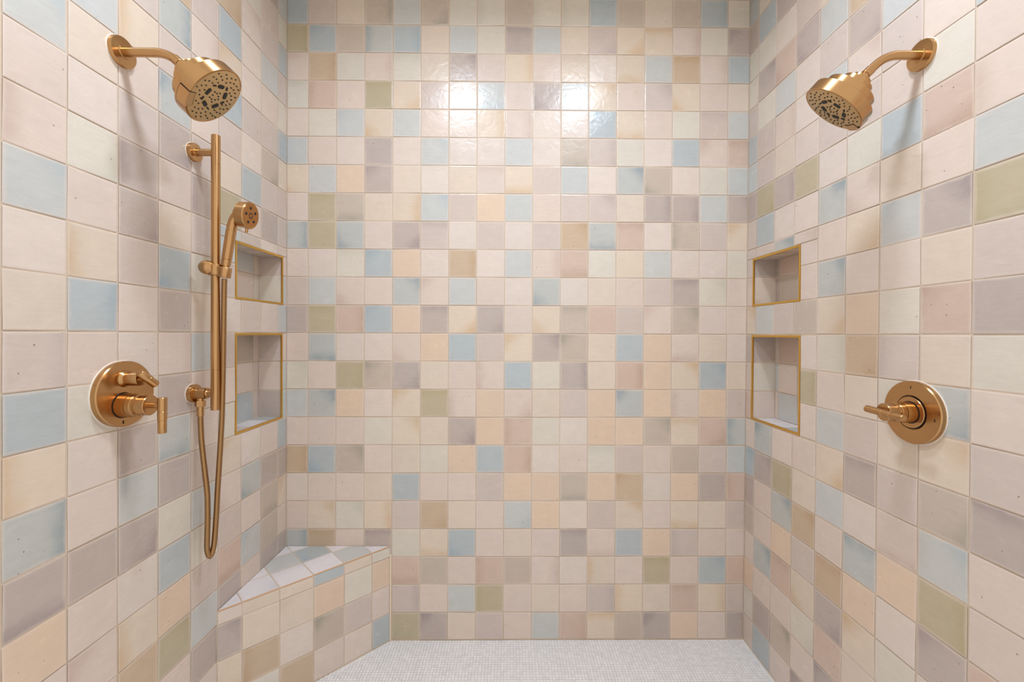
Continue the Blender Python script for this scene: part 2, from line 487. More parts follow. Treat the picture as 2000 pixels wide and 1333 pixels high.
# ---------------------------------------------------------------- tile maps, each row from the floor up
A0 = 0.77                       # width of the cut tile in the left corner of the back wall
XR = 16.499                     # right wall at eye level
SH = 0.0065                     # the right wall leans out a little
BACK = """
g5 C5 P5 K5 G5 T7 C5 M5 P5 b5 R6 s8 K5 T7 O5 P5 T9
M5 P5 K5 C5 M6 P5 b5 G4 P5 C5 P5 M6 s4 C5 R8 s6 M5
P5 K5 M5 C5 R2 K5 P5 R4 K5 P6 W5 s4 P5 G8 P5 B9 R5
D6 S8 P5 T8 g5 s2 B1 P5 C5 P5 T8 P2 B5 O5 M4 P5 P9
P5 s9 g9 s6 M5 S3 C5 P5 b3 O5 W5 M5 s9 P5 s2 C5 M5
W5 P5 P5 C5 B5 P5 P5 M5 O5 O5 K2 O5 S7 W5 O5 T5 R4
S6 B1 K9 P5 C5 g5 O5 B5 R6 W5 P5 g8 M5 P5 K5 M5 b5
P5 P5 P5 g5 s9 C5 T3 O5 R4 g5 W5 O5 O5 K9 s8 R3 D4
b5 D9 O5 W5 s7 G8 P4 O5 P3 C5 M5 O5 D7 O5 P4 O5 M5
g9 P5 G6 K7 T3 C5 P5 P4 B5 g5 T6 C5 R6 O5 s9 B9 C5
P5 D2 W5 W5 P1 O5 B5 M5 s7 T9 K7 C5 B5 O5 P2 C5 W5
T5 G8 R6 B7 O5 T8 s3 T3 P5 s1 K8 R5 M5 P7 K9 P5 P5
M4 b5 P1 P5 D9 P7 b5 P5 W5 D1 W5 C5 P5 M5 T8 g9 P5
P5 W5 g8 B7 O5 W5 S6 W5 b5 P6 R2 g5 s5 b5 W5 W5 g5
D6 G5 D1 P5 T3 M8 W5 M5 W5 M5 S9 D2 R8 W5 K4 M5 s7
P5 G8 K2 C5 s6 b9 M5 O5 b5 P5 M5 M9 C5 T6 T6 b5 T9
s1 b5 O5 T7 C5 W5 C5 P8 s2 M5 b5 W5 D9 K1 W5 g5 b5
b5 P5 W5 T5 W5 b9 W5 W5 b5 W5 K2 M6 g5 W5 B5 P7 R8
P5 g5 b7 s1 b5 P5 W5 s6 P6 W5 W5 B7 s2 P5 g5 M8 b5
g8 R4 P5 G8 s3 M5 W7 b2 P5 T1 b5 s9 P5 M9 s1 P5 C5
P8 S6 g5 P6 g8 C5 T9 P5 s6 P5 C8 W5 s2 b5 S8 P6 B5
G6 B7 K5 D4 B6 C5 b5 g5 T8 b5 C5 M3 s3 s8 P6 g5 T7
B5 M5 C5 K6 b5 K3 g5 g4 K5 g4 g4 B8 K5 C5 K5 B6 g5
g5 P5 C5 M5 b5 C5 K5 M5 P5 g5 M5 B5 C5 P5 K5 g5 P5
"""
# side walls: one string per column from the back corner outwards, given as row number of the first code, then codes upwards
LEFT = [
 (3, "T5 P5 s7 T5 B5 b5 b5 P5 b5 b5 P5 M5 M5 C5 B5 g9 M5 B5 g5 b5 P5"),
 (3, "T5 K5 K2 T5 P5 P5 M5 P5 P5 W5 W5 T5 M5 K3 M5 P5 b5 M5 M5 T9 b5"),
 (3, "P5 b7 P5 D1 W5 P5 M5 P5 M5 W5 M5 P5 B5 W5 M5 W5 W5 P9 g5 M5 P5"),
 (3, "T5 R2 M5 P1 s7 g5 P5 M5 W5 M5 b7 G5 C5 M5 B9 s7 B5 S3 P5 M5 b5"),
 (2, "T5 b5 M5 g8 b5 M5 P5 P5 b4 C5 g5 M5 T4 M5 P5 M5 P6 M5 P5 b5 W5 M5"),
 (2, "P5 G9 O5 B5 g5 T5 D2 T5 P6 T5 B1 C5 M5 T3 D7 M5 D6 S5 M5 b5 P5 W5"),
 (2, "P5 S5 s4 W5 T3 b7 T4 C5 W5 W5 M5 T3 T4 M5 P5 s4 M5 P5 b5 T5 W5 P5"),
 (3, "P5 P7 P5 T5 P5 W5 g5 P5 B6 s4 P5 g3 W5 C5 b5 P5 T5 M5 b5 C5 P5"),
 (3, "b5 P5 O5 T2 D6 s4 B5 M6 C5 W5 b9 P4 P5 b9 W5 T5 G5 P5 M5 C5 b5"),
]
RIGHT = [
 (0, "P5 g8 O5 P5 K4 T4 B9 P5 R5 M5 T5 s9 P9 M5 M5 T5 b5 B5 M5 g5 g5 T5 B8 P5"),
 (0, "B5 T5 P5 D9 P5 P5 T9 D7 P5 M5 P5 b5 M5 M5 B5 G3 M5 M5 g5 T9 g9 B5 g5 P5"),
 (0, "P5 K9 P5 R8 O5 D9 G6 W5 P5 M5 W5 M5 P5 D9 W5 T6 C5 P6 b5 R1 W5 T5 P5 C5"),
 (0, "T7 P5 g3 s1 M5 S9 C5 P5 P5 G6 W5 K5 P5 P9 W5 G5 P5 W5 W5 T1 M5 b5 C5 M5"),
 (1, "T7 R5 T3 S8 P5 b5 s3 b5 P5 g6 s3 D9 P5 D9 W5 M5 b5 M5 b5 s5 P5 M5 W5"),
 (1, "M5 C5 s7 O5 D8 W5 T8 M5 C5 S3 O5 W5 s3 P1 g3 M5 P9 T3 S5 W5 b5 P5 M5"),
 (1, "P5 P5 g5 W5 O5 P2 M5 C5 g5 M4 g5 W5 b7 C5 B5 P5 M5 b5 W5 T5 P5 b5 W5"),
 (2, "M5 P5 T7 G6 b9 K3 s9 D3 C5 R7 C5 T9 P5 R2 g5 W5 P5 b5 M5 C5 P5 T5"),
 (2, "P5 R5 R5 P5 P5 T8 M5 W5 g5 T5 M5 G4 b5 P4 P5 B5 W5 M5 C5 P5 g5 M5"),
]
FILL = "W5 P5 M5 C5 T5 b5 P5 O5 g5 M5 B5 W5 K5 s3 P5 D6".split()
def rows_of(s): return [r.split() for r in s.strip().split('\n')]
ROWS = 24

# openings of the niches: far edge, near edge (distance from the back wall), bottom, top
NICHES_L = [(0.285, 2.84, 8.03, 10.97), (0.26, 2.84, 11.99, 13.66)]
NICHES_R = [(0.365, 2.895, 8.04, 10.96), (0.38, 2.855, 11.985, 13.64)]
DEPTH = 0.80
NT = 0.066                                # face width of the gold trim
LEN = 12.58                               # length of the side walls

def subtract_rects(rect, holes):
    """pieces of rect = (u0, u1, v0, v1) outside the holes; a hole is assumed to cut corners or bands"""
    out = [rect]
    for h in holes:
        nxt = []
        for r in out:
            u0, u1, v0, v1 = r; a0, a1, b0, b1 = h
            if a0 >= u1 or a1 <= u0 or b0 >= v1 or b1 <= v0: nxt.append(r); continue
            if b1 < v1: nxt.append((u0, u1, b1, v1))
            if b0 > v0: nxt.append((u0, u1, v0, b0))
            m0, m1 = max(v0, b0), min(v1, b1)
            if a0 > u0: nxt.append((u0, a0, m0, m1))
            if a1 < u1: nxt.append((a1, u1, m0, m1))
        out = nxt
    return [r for r in out if r[1] - r[0] > 0.05 and r[3] - r[2] > 0.05]

# ---------------------------------------------------------------- structure
def struct(name, o): o['kind'] = 'structure'; return o
b = Build()
b.box((-1.2, -30, -0.6), (17.8, 0.8, -0.022))
floor = struct('floor', b.done('floor', FLOOR_GROUT, None, None))
b = Build()
b.box((-1.2, -13.0, CEIL), (17.8, 0.8, CEIL + 0.5))
struct('ceiling', b.done('ceiling', PAINT, None, None))

# mosaic of small squares on the floor, cut by the bench and the walls
def build_mosaic():
    pitch, g, z = 0.104, 0.007, 0.0
    vs, fs, shade = [], [], []
    rnd = random.Random(3)
    ny = int(8.4 / pitch)
    for j in range(ny):
        y1 = -0.03 - j * pitch; y0 = y1 - pitch + g * 2
        nx = int(16.4 / pitch)
        for i in range(nx):
            x0 = 0.02 + i * pitch; x1 = x0 + pitch - g * 2
            if x1 / 3.70 - y1 / 3.62 < 1.03: continue
            if x1 > XR - 11 * SH - 0.02: continue
            n = len(vs)
            h = z + rnd.uniform(-0.003, 0.002)
            vs += [(x0 * P, y0 * P, h * P), (x1 * P, y0 * P, h * P), (x1 * P, y1 * P, h * P), (x0 * P, y1 * P, h * P)]
            e = 0.004
            vs += [((x0 - e) * P, (y0 - e) * P, -0.021 * P), ((x1 + e) * P, (y0 - e) * P, -0.021 * P), ((x1 + e) * P, (y1 + e) * P, -0.021 * P), ((x0 - e) * P, (y1 + e) * P, -0.021 * P)]
            fs += [(n, n + 1, n + 2, n + 3), (n + 4, n + 5, n + 1, n), (n + 5, n + 6, n + 2, n + 1), (n + 6, n + 7, n + 3, n + 2), (n + 7, n + 4, n, n + 3)]
            shade += [rnd.random()] * 8
    me = mesh('mosaic_tile', vs, fs)
    at = me.attributes.new('shade', 'FLOAT', 'POINT'); at.data.foreach_set('value', shade)
    o = link('mosaic_tile', me, MOSAIC, floor); o['kind'] = 'stuff'
build_mosaic()

# back wall
b = Build(); b.box((-1.2, 0.0, -0.6), (17.8, 0.8, CEIL))
wall_back = struct('wall_back', b.done('wall_back', GROUT, None, None))
fb = Frame((0, 0, 0), (1, 0, 0), (0, 0, 1), (0, -1, 0))
ts = TileSet()
for r, row in enumerate(rows_of(BACK)):
    for c, code in enumerate(row):
        u0 = A0 + c - 1
        xmax = XR + SH * (r + 0.5 - 11) - 0.01
        clip = (max(0.012, u0), min(u0 + 1, xmax), r, r + 1)
        if r < 2 and u0 + 1 < 3.0 - r * 0.3: continue       # behind the bench
        if r == 0: clip = (clip[0], clip[1], 0.02, 1)
        ts.add(fb, (u0, r), code, clip)
build_tiles(ts, wall_back)

# side walls
def side_wall(name, side, cols, niches):
    def X(v): return 0.0 if side < 0 else XR + SH * (v - 11)
    if side < 0: fr = Frame((0, 0, 0), (0, 1, 0), (0, 0, 1), (1, 0, 0))            # u = y
    else: fr = Frame((XR - 11 * SH, 0, 0), (0, -1, 0), (SH, 0, 1), (-1, 0, 0))     # u = -y
    # grout body round the openings
    holes = [(n[0], n[1], n[2], n[3]) for n in niches]
    bb = Build()
    us = sorted({0.0, LEN} | {h[0] for h in holes} | {h[1] for h in holes})
    vz = sorted({-0.6, CEIL} | {h[2] for h in holes} | {h[3] for h in holes})
    for i in range(len(us) - 1):
        for j in range(len(vz) - 1):
            um, vm_ = (us[i] + us[i + 1]) / 2, (vz[j] + vz[j + 1]) / 2
            if any(h[0] < um < h[1] and h[2] < vm_ < h[3] for h in holes): continue
            a, c, d, e = us[i], us[i + 1], vz[j], vz[j + 1]
            back = side * 1.25
            q = [(X(d), -a, d), (X(d), -c, d), (X(e), -c, e), (X(e), -a, e)]
            w = [(x + side * 1.2, y, z) for x, y, z in q]
            vs = q + w
            if side < 0: fs = [(3, 2, 1, 0), (4, 5, 6, 7), (0, 1, 5, 4), (1, 2, 6, 5), (2, 3, 7, 6), (3, 0, 4, 7)]
            else: fs = [(0, 1, 2, 3), (7, 6, 5, 4), (4, 5, 1, 0), (5, 6, 2, 1), (6, 7, 3, 2), (7, 4, 0, 3)]
            bb.add(vs, fs)
    wall = struct(name, bb.done(name, GROUT, None, None))
    ts = TileSet()
    rnd = random.Random(5 + side)
    for c in range(13):
        d0 = 0.58 + c - 1; d1 = d0 + 1             # distance from the back wall
        start, codes = (0, '') if c >= len(cols) else cols[c]
        codes = codes.split()
        for r in range(ROWS):
            code = codes[r - start] if 0 <= r - start < len(codes) else rnd.choice(FILL)
            rect = (max(0.012, d0), d1, max(0.02, r), r + 1)
            grown = [(h[0] - 0.012, h[1] + 0.012, h[2] - 0.012, h[3] + 0.012) for h in holes]
            for (e0, e1, v0, v1) in subtract_rects(rect, grown):
                if side < 0: ts.add(fr, (-d1, r), code, (-e1, -e0, v0, v1))
                else: ts.add(fr, (d0, r), code, (e0, e1, v0, v1))
    build_tiles(ts, wall, 300)
    return wall, fr, X
wall_left, fl, XL = side_wall('wall_left', -1, LEFT, NICHES_L)
wall_right, frt, XRr = side_wall('wall_right', 1, RIGHT, NICHES_R)

# niches: a tiled recess (part of its wall) and a gold trim round the opening
def niche(wall, side, X, n, spec, joint):
    near, far = n[1], n[0]; z0, z1 = n[2], n[3]
    xo = X((z0 + z1) / 2); xb = xo + side * (DEPTH + 0.03)
    bb = Build()
    ya, yb = -near, -far
    # five grout sheets behind the tiles
    t = 0.03
    e = 0.006
    bb.box((xb, ya - t, z0 - t), (xb + side * t, yb + t, z1 + t))
    bb.box((xo + side * 0.03, ya - t, z0 - t), (xb, ya + e, z1 + t))
    bb.box((xo + side * 0.03, yb - e, z0 - t), (xb, yb + t, z1 + t))
    bb.box((xo + side * 0.03, ya, z0 - t), (xb, yb, z0 + e))
    bb.box((xo + side * 0.03, ya, z1 - e), (xb, yb, z1 + t))
    part = bb.done('niche', GROUT, wall, None)
    ts = TileSet()
    s = side
    if s < 0:
        f_back = Frame((xb, 0, 0), (0, 1, 0), (0, 0, 1), (1, 0, 0))
        f_far = Frame((xb, yb, 0), (1, 0, 0), (0, 0, 1), (0, -1, 0))
        f_near = Frame((xo, ya, 0), (-1, 0, 0), (0, 0, 1), (0, 1, 0))
        f_bot = Frame((xb, ya, z0), (1, 0, 0), (0, 1, 0), (0, 0, 1))
        f_top = Frame((xb, yb, z1), (1, 0, 0), (0, -1, 0), (0, 0, -1))
        ucut = [ya, -joint - 1.0, -joint, yb]
    else:
        f_back = Frame((xb, 0, 0), (0, -1, 0), (0, 0, 1), (-1, 0, 0))
        f_far = Frame((xo, yb, 0), (1, 0, 0), (0, 0, 1), (0, -1, 0))
        f_near = Frame((xb, ya, 0), (-1, 0, 0), (0, 0, 1), (0, 1, 0))
        f_bot = Frame((xo, ya, z0), (1, 0, 0), (0, 1, 0), (0, 0, 1))
        f_top = Frame((xo, yb, z1), (1, 0, 0), (0, -1, 0), (0, 0, -1))
        ucut = [far, joint, joint + 1.0, near]
    D = DEPTH + 0.015
    zc = sorted({z0, z1} | {float(k) for k in range(int(z0) + 1, int(z1) + 1) if z0 + 0.15 < k < z1 - 0.15})
    for j in range(len(zc) - 1):
        r = len(zc) - 2 - j                       # spec rows run from the top down
        for i in range(3):
            ts.add(f_back, (ucut[i] if ucut[i + 1] - ucut[i] > 0.9 else ucut[i + 1] - 1 if i == 0 else ucut[i], zc[j]), spec['back'][r][i], (ucut[i], ucut[i + 1], zc[j], zc[j + 1]))
        ts.add(f_far, (0, zc[j]), spec['far'][r], (0, D, zc[j], zc[j + 1]))
        ts.add(f_near, (0, zc[j]), spec['near'][r], (0, D, zc[j], zc[j + 1]))
    w = near - far
    for k, (v0, v1) in enumerate(((0, w - 1.55), (w - 1.55, w - 0.55), (w - 0.55, w))):
        ts.add(f_bot, (0, v0), spec['bot'][k], (0, D, v0, v1))
        ts.add(f_top, (0, v0), spec['top'][k], (0, D, w - v1, w - v0))
    build_tiles(ts, part)
    return part
def trim(name, side, X, n):
    """an L-profile metal edge: a face strip proud of the tiles and a return into the recess"""
    y0, y1, z0, z1 = -n[1], -n[0], n[2], n[3]
    bb = Build()
    out, ins = -side * 0.020, side * 0.025
    w = NT - 0.012
    def x(z): return X(z)
    def strip(ya, za, yb, zb):
        a0, a1 = x(za) + out, x(zb) + out
        b0, b1 = x(za) + ins, x(zb) + ins
        vs = [(a0, ya, za), (a0, yb, za), (a1, yb, zb), (a1, ya, zb), (b0, ya, za), (b0, yb, za), (b1, yb, zb), (b1, ya, zb)]
        bb.add(vs, [(0, 1, 2, 3), (7, 6, 5, 4), (4, 5, 1, 0), (5, 6, 2, 1), (6, 7, 3, 2), (7, 4, 0, 3)])
    strip(y0 - 0.012, z0 - 0.012, y1 + 0.012, z0 + w)
    strip(y0 - 0.012, z1 - w, y1 + 0.012, z1 + 0.012)
    strip(y0 - 0.012, z0 + w, y0 + w, z1 - w)
    strip(y1 - w, z0 + w, y1 + 0.012, z1 - w)
    struct(name, bb.done(name, GOLD, None, None))
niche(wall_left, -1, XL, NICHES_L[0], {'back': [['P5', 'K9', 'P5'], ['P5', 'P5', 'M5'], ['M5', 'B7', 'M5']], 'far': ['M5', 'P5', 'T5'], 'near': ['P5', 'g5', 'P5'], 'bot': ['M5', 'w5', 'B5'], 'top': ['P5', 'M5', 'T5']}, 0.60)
niche(wall_left, -1, XL, NICHES_L[1], {'back': [['M5', 'b5', 'C5'], ['P5', 'P5', 'g5']], 'far': ['M5', 'g5'], 'near': ['P5', 'W5'], 'bot': ['C5', 'W5', 'P5'], 'top': ['P5', 'M5', 'T5']}, 0.585)
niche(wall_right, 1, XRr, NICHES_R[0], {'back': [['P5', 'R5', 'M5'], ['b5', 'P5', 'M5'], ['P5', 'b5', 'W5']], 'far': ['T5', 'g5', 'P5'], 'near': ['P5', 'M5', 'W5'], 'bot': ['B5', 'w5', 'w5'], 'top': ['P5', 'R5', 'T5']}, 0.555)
niche(wall_right, 1, XRr, NICHES_R[1], {'back': [['T5', 'R5', 'M5'], ['T5', 'K5', 'P5']], 'far': ['T5', 'C5'], 'near': ['P5', 'W5'], 'bot': ['P5', 'W5', 'M5'], 'top': ['P5', 'R5', 'P5']}, 0.55)
trim('trim_1', -1, XL, NICHES_L[0]); trim('trim_2', -1, XL, NICHES_L[1])
trim('trim_3', 1, XRr, NICHES_R[0]); trim('trim_4', 1, XRr, NICHES_R[1])

# ---------------------------------------------------------------- corner bench
BX, BY, BH = 3.715, 3.635, 3.375
def corner_bench():
    t = thing('corner_bench', 'tiled triangular corner bench with a pale top, built into the left back corner', 'bench', (0.0, 0.0, 0.0))
    bb = Build()
    q = [(0.018, -0.018, 0.0), (0.018, -BY, 0.0), (BX, -0.018, 0.0)]
    top = [(x, y, BH) for x, y, z in q]
    q = [(x, y, -0.02) for x, y, z in q]
    bb.add(q + top, [(0, 2, 1), (3, 4, 5), (1, 2, 5, 4), (2, 0, 3, 5), (0, 1, 4, 3)])
    bb.done('bench_body', GROUT, t, None)
    a = V3((0.018, -BY, 0)); c = V3((BX, -0.018, 0))
    ln = (c - a).length
    U = (c - a) / ln
    N = V3((U[1], -U[0], 0))
    ff = Frame(a, U, (0, 0, 1), N)
    segs = [0.0]
    first = 0.60 * ln / 5.2
    for k in range(6):
        segs.append(min(ln, first + k * (ln - first - 0.69) / 4.0) if k < 5 else ln)
    rows = [['P5', 'g3', 'S5', 'P5', 'W5', 'B5'], ['s2', 'S4', 'W5', 'K7', 'M5', 'P5'], ['T9', 'C5', 'C7', 'O5', 'g5', 'O5'], ['P5', 'C5', 'C5', 'B5', 'C5', 'g5']]
    ts = TileSet()
    for r, row in enumerate(rows):
        for k, code in enumerate(row):
            u0, u1 = segs[k], segs[k + 1]
            cell = (u1 - 1 if k == 0 else u0, r)
            ts.add(ff, cell, code, (max(0.01, u0), min(ln - 0.02, u1), r + (0.02 if r == 0 else 0), min(r + 1, BH - 0.012)))
    # top: grid square to the front edge, cut by both walls
    ft = Frame(a + V3((0, 0, BH)), U, -N, (0, 0, 1))
    apex = V3((0.018, -0.018, 0)) - a
    au, av = apex.dot(U), apex.dot(-N)
    tri = [(0.0, 0.0), (ln, 0.0), (au, av)]
    def clip(poly, ax, lim, keep_less):
        out = []
        for i in range(len(poly)):
            p, q2 = poly[i], poly[(i + 1) % len(poly)]
            ip = (p[ax] <= lim) == keep_less or abs(p[ax] - lim) < 1e-9
            iq = (q2[ax] <= lim) == keep_less or abs(q2[ax] - lim) < 1e-9
            if ip: out.append(p)
            if ip != iq:
                k = (lim - p[ax]) / (q2[ax] - p[ax])
                out.append((p[0] + (q2[0] - p[0]) * k, p[1] + (q2[1] - p[1]) * k))
        res = []
        for p in out:
            if not res or (V3(p) - V3(res[-1])).length > 1e-4: res.append(p)
        if len(res) > 1 and (V3(res[0]) - V3(res[-1])).length < 1e-4: res.pop()
        return res
    tops = [['w5', 'w3', 'w8', 'w5', 'b5', 'w5'], ['w5', 'w5', 'b5', 'B1', 'w5', 'w5'], ['w5', 'w5', 'w5', 'w5', 'w5', 'w5']]  # 'w' codes carry the lamps' cool light in their colour
    for r in range(3):
        for k in range(6):
            pl = clip(clip(clip(clip(tri, 0, segs[k], False), 0, segs[k + 1], True), 1, float(r), False), 1, r + 1.0, True)
            if len(pl) < 3: continue
            area = abs(sum(pl[i][0] * pl[(i + 1) % len(pl)][1] - pl[(i + 1) % len(pl)][0] * pl[i][1] for i in range(len(pl)))) / 2
            if area < 0.02: continue
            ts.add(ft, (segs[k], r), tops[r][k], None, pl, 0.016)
    build_tiles(ts, t)
    # raw clay edge of the top tiles, and the joint against the back wall
    eb = Build()
    for k in range(6):
        u0, u1 = segs[k] + 0.02, segs[k + 1] - 0.015
        h = 0.012 if k != 3 else 0.02
        p0, p1 = ff.p(u0, BH - 0.012), ff.p(u1, BH - 0.012)
        p2, p3 = ff.p(u1, BH + h), ff.p(u0, BH + h)
        o_ = N * 0.017; i_ = N * -0.004
        eb.add([p0 + o_, p1 + o_, p2 + o_, p3 + o_, p0 + i_, p1 + i_, p2 + i_, p3 + i_], [(0, 1, 2, 3), (7, 6, 5, 4), (4, 5, 1, 0), (5, 6, 2, 1), (6, 7, 3, 2), (7, 4, 0, 3)])
    eb.done('raw_edge', BISQUE, t, None)
    cb = Build()
    cb.box((BX - 0.005, -0.055, 0.0), (BX + 0.06, -0.004, BH - 0.28))
    cb.done('caulk_joint', CAULK, t, None)
    return t
corner_bench()

# ---------------------------------------------------------------- fixtures
def flange(name, org, ax, r, th, parent, po, collar=None, mat=None):
    bb = Build(po)
    prof = [(0.0, 0), (0.0, r), (th * 0.72, r), (th, r * 0.965), (th * 1.02, r * 0.9)]
    if collar: prof += [(th * 1.05, collar * 1.12), (th + 0.02, collar * 1.04), (th + 0.02, collar)]
    prof += [(prof[-1][0], 0)]
    bb.lathe(org, ax, prof)
    return bb.done(name, mat or BRONZE, parent)
def sealant(org, ax, r, parent, po):
    bb = Build(po)
    bb.lathe(org, ax, [(0.0, 0), (0.0, r), (0.018, r), (0.018, 0)])
    return bb.done('sealant_ring', SEALANT, parent)
def orient(axis, roll):
    ax = V3(axis).normalized()
    a = V3((0, 0, 1)) - ax * ax[2]; a.normalize()
    b_ = ax.cross(a)
    return a * math.cos(roll) + b_ * math.sin(roll), b_ * math.cos(roll) - a * math.sin(roll), ax

def shower_head(side, xw, yw, zw, face, axis, H, R, tab_roll, label):
    t = thing('wall_shower', label, 'shower head', (xw, yw, zw), 'wall shower heads')
    po = (xw, yw, zw); s = side
    sealant((xw + s * 0.008, yw, zw), (s, 0, 0), 0.314, t, po)
    flange('wall_flange', (xw + s * 0.012, yw, zw), (s, 0, 0), 0.30, 0.09, t, po, 0.115)
    # arm: straight out, then down at about 45 degrees
    C = V3(face); ax = V3(axis).normalized()
    J = C - ax * H                        # ball joint behind the face centre
    d45 = V3((s * 0.72, 0, -0.69)).normalized()
    e = J - d45 * 0.05
    lo = xw + s * 0.08
    cx = abs(e[0] - xw)
    drop = zw - e[2]
    xb = e[0] - s * (drop * 0.72 / 0.69)
    d45 = (e - V3((xb, yw, zw))).normalized()
    pts = [(lo, yw, zw), (xb - s * 0.30, yw, zw)]
    for k in range(1, 12):
        q = k / 12.0
        p0, p1, p2 = V3((xb - s * 0.30, yw, zw)), V3((xb, yw, zw)), V3((xb, yw, zw)) + d45 * 0.30
        pts.append(((1 - q) ** 2 * p0 + 2 * q * (1 - q) * p1 + q * q * p2)[:])
    pts.append((V3((xb, yw, zw)) + d45 * 0.30)[:]); pts.append(e[:])
    bb = Build(po); bb.tube(pts, 0.088, 24); bb.done('shower_arm', BRONZE, t)
    bb = Build(po); bb.lathe(e, d45, [(-0.17, 0), (-0.17, 0.096), (-0.02, 0.096), (0.0, 0.08), (0.06, 0.08), (0.06, 0)], 32); bb.done('arm_nut', BRONZE, t)
    # stepped drum along its axis, face at distance H from the joint
    bb = Build(po)
    q = H / 0.95
    bb.lathe(C, ax, [(-0.98 * q, 0), (-0.98 * q, 0.10), (-0.93 * q, 0.12), (-0.93 * q, 0.175), (-0.92 * q, 0.19), (-0.79 * q, 0.19), (-0.785 * q, 0.0)], 40); bb.done('ball_joint', BRONZE, t)
    bb = Build(po)
    k = R / 0.66
    bb.lathe(C, ax, [(-0.80 * q, 0), (-0.80 * q, 0.295 * k), (-0.79 * q, 0.31 * k), (-0.57 * q, 0.31 * k), (-0.57 * q, 0.505 * k), (-0.555 * q, 0.52 * k), (-0.33 * q, 0.52 * k),
                     (-0.33 * q, 0.635 * k), (-0.315 * q, 0.655 * k), (-0.01, 0.66 * k), (0.0, 0.645 * k), (-0.012, 0.63 * k), (-0.012, 0)], 72)
    head = bb.done('head_drum', BRONZE, t)
    ea, eb_, ax = orient(ax, tab_roll)
    bb = Build(po); bb.lathe(C, ax, [(-0.02, 0), (-0.02, 0.625 * k), (-0.006, 0.625 * k), (0.0, 0.61 * k), (0.0, 0)], 64); bb.done('spray_face', BRONZE_DULL, t)
    def fp(x, y, w=0.0): return C + (ea * x + eb_ * y) * k + ax * w
    # mode tab set into the rim, with a dark gap round it
    def rim_block(a0, a1, r0, r1, w0, w1, n=8):
        vs, fs = [], []
        for i in range(n + 1):
            th = a0 + (a1 - a0) * i / n
            for r in (r0, r1):
                for w in (w0, w1):
                    vs.append((C + (ea * math.cos(th) + eb_ * math.sin(th)) * r * k + ax * w)[:])
        for i in range(n):
            q = i * 4; r_ = q + 4
            fs += [(q, q + 1, r_ + 1, r_), (q + 3, q + 2, r_ + 2, r_ + 3), (q + 1, q + 3, r_ + 3, r_ + 1), (q + 2, q, r_, r_ + 2)]
        fs += [(0, 2, 3, 1), (n * 4, n * 4 + 1, n * 4 + 3, n * 4 + 2)]
        return vs, fs
    bb = Build(po); bb.add(*rim_block(-0.285, 0.285, 0.50, 0.667, -0.215, 0.004)); bb.done('tab_gap', GAP, t, 30)
    bb = Build(po); bb.add(*rim_block(-0.265, 0.265, 0.515, 0.676, -0.20, 0.008)); bb.done('mode_tab', BRONZE, t, 30)
    # rubber nozzles: rings of dots, five big slots, five small slits
    def dot(bb, x, y, r, n=8):
        bb.lathe(fp(x, y, 0.0), ax, [(-0.005, 0), (-0.005, r), (0.010, r * 0.8), (0.012, 0)], n)
    bb = Build(po)
    for i in range(62):
        r = math.sqrt(0.115 + (0.345 - 0.115) * (i + 0.5) / 62)
        th = i * 2.39996
        if abs(math.atan2(math.sin(th), math.cos(th))) < 0.36 and r > 0.46: continue
        dot(bb, r * math.cos(th), r * math.sin(th), 0.0185)
    for i in range(10):
        th = 2 * math.pi * i / 10
        r = 0.085 if i % 2 else 0.13
        dot(bb, r * math.cos(th), r * math.sin(th), 0.019)
    bb.done('spray_nozzles', RUBBER, t, 30, 'stuff')
    def slot(cx, cy, rot, l, w):
        q = Build(po)
        out = [(-l, -w * 0.6), (-l * 0.7, -w), (l * 0.7, -w), (l, -w * 0.6), (l, w * 0.6), (l * 0.7, w), (-l * 0.7, w), (-l, w * 0.6)]
        c_, s_ = math.cos(rot), math.sin(rot)
        P2 = [(cx + x * c_ - y * s_, cy + x * s_ + y * c_) for x, y in out]
        vs = [fp(x, y, -0.004) for x, y in P2] + [fp(x, y, 0.010) for x, y in P2]
        n = len(P2)
        q.add(vs, [tuple(range(n))[::-1], tuple(range(n, 2 * n))] + [(i, (i + 1) % n, n + (i + 1) % n, n + i) for i in range(n)])
        return q
    for i in range(5):
        th = 2 * math.pi * i / 5 + 0.63
        slot(0.255 * math.cos(th), 0.255 * math.sin(th), th + math.pi / 2, 0.078, 0.042).done('spray_slot', RUBBER, t, None)
        th += math.pi / 5
        slot(0.30 * math.cos(th), 0.30 * math.sin(th), th + math.pi / 2 - 0.5, 0.045, 0.017).done('spray_slit', RUBBER, t, None)
    return t
shower_head(1, 0.0, -6.54, 16.71, (1.855, -6.413, 15.886), (0.711, 0.182, -0.68), 0.80, 0.655, 2.35, 'bronze round shower head on the left wall, above the slide bar')
shower_head(-1, XRr(16.77), -6.585, 16.77, (14.835, -6.329, 15.767), (-0.581, 0.346, -0.737), 0.74, 0.655, 2.6, 'bronze round shower head on the right wall, above the single lever valve')

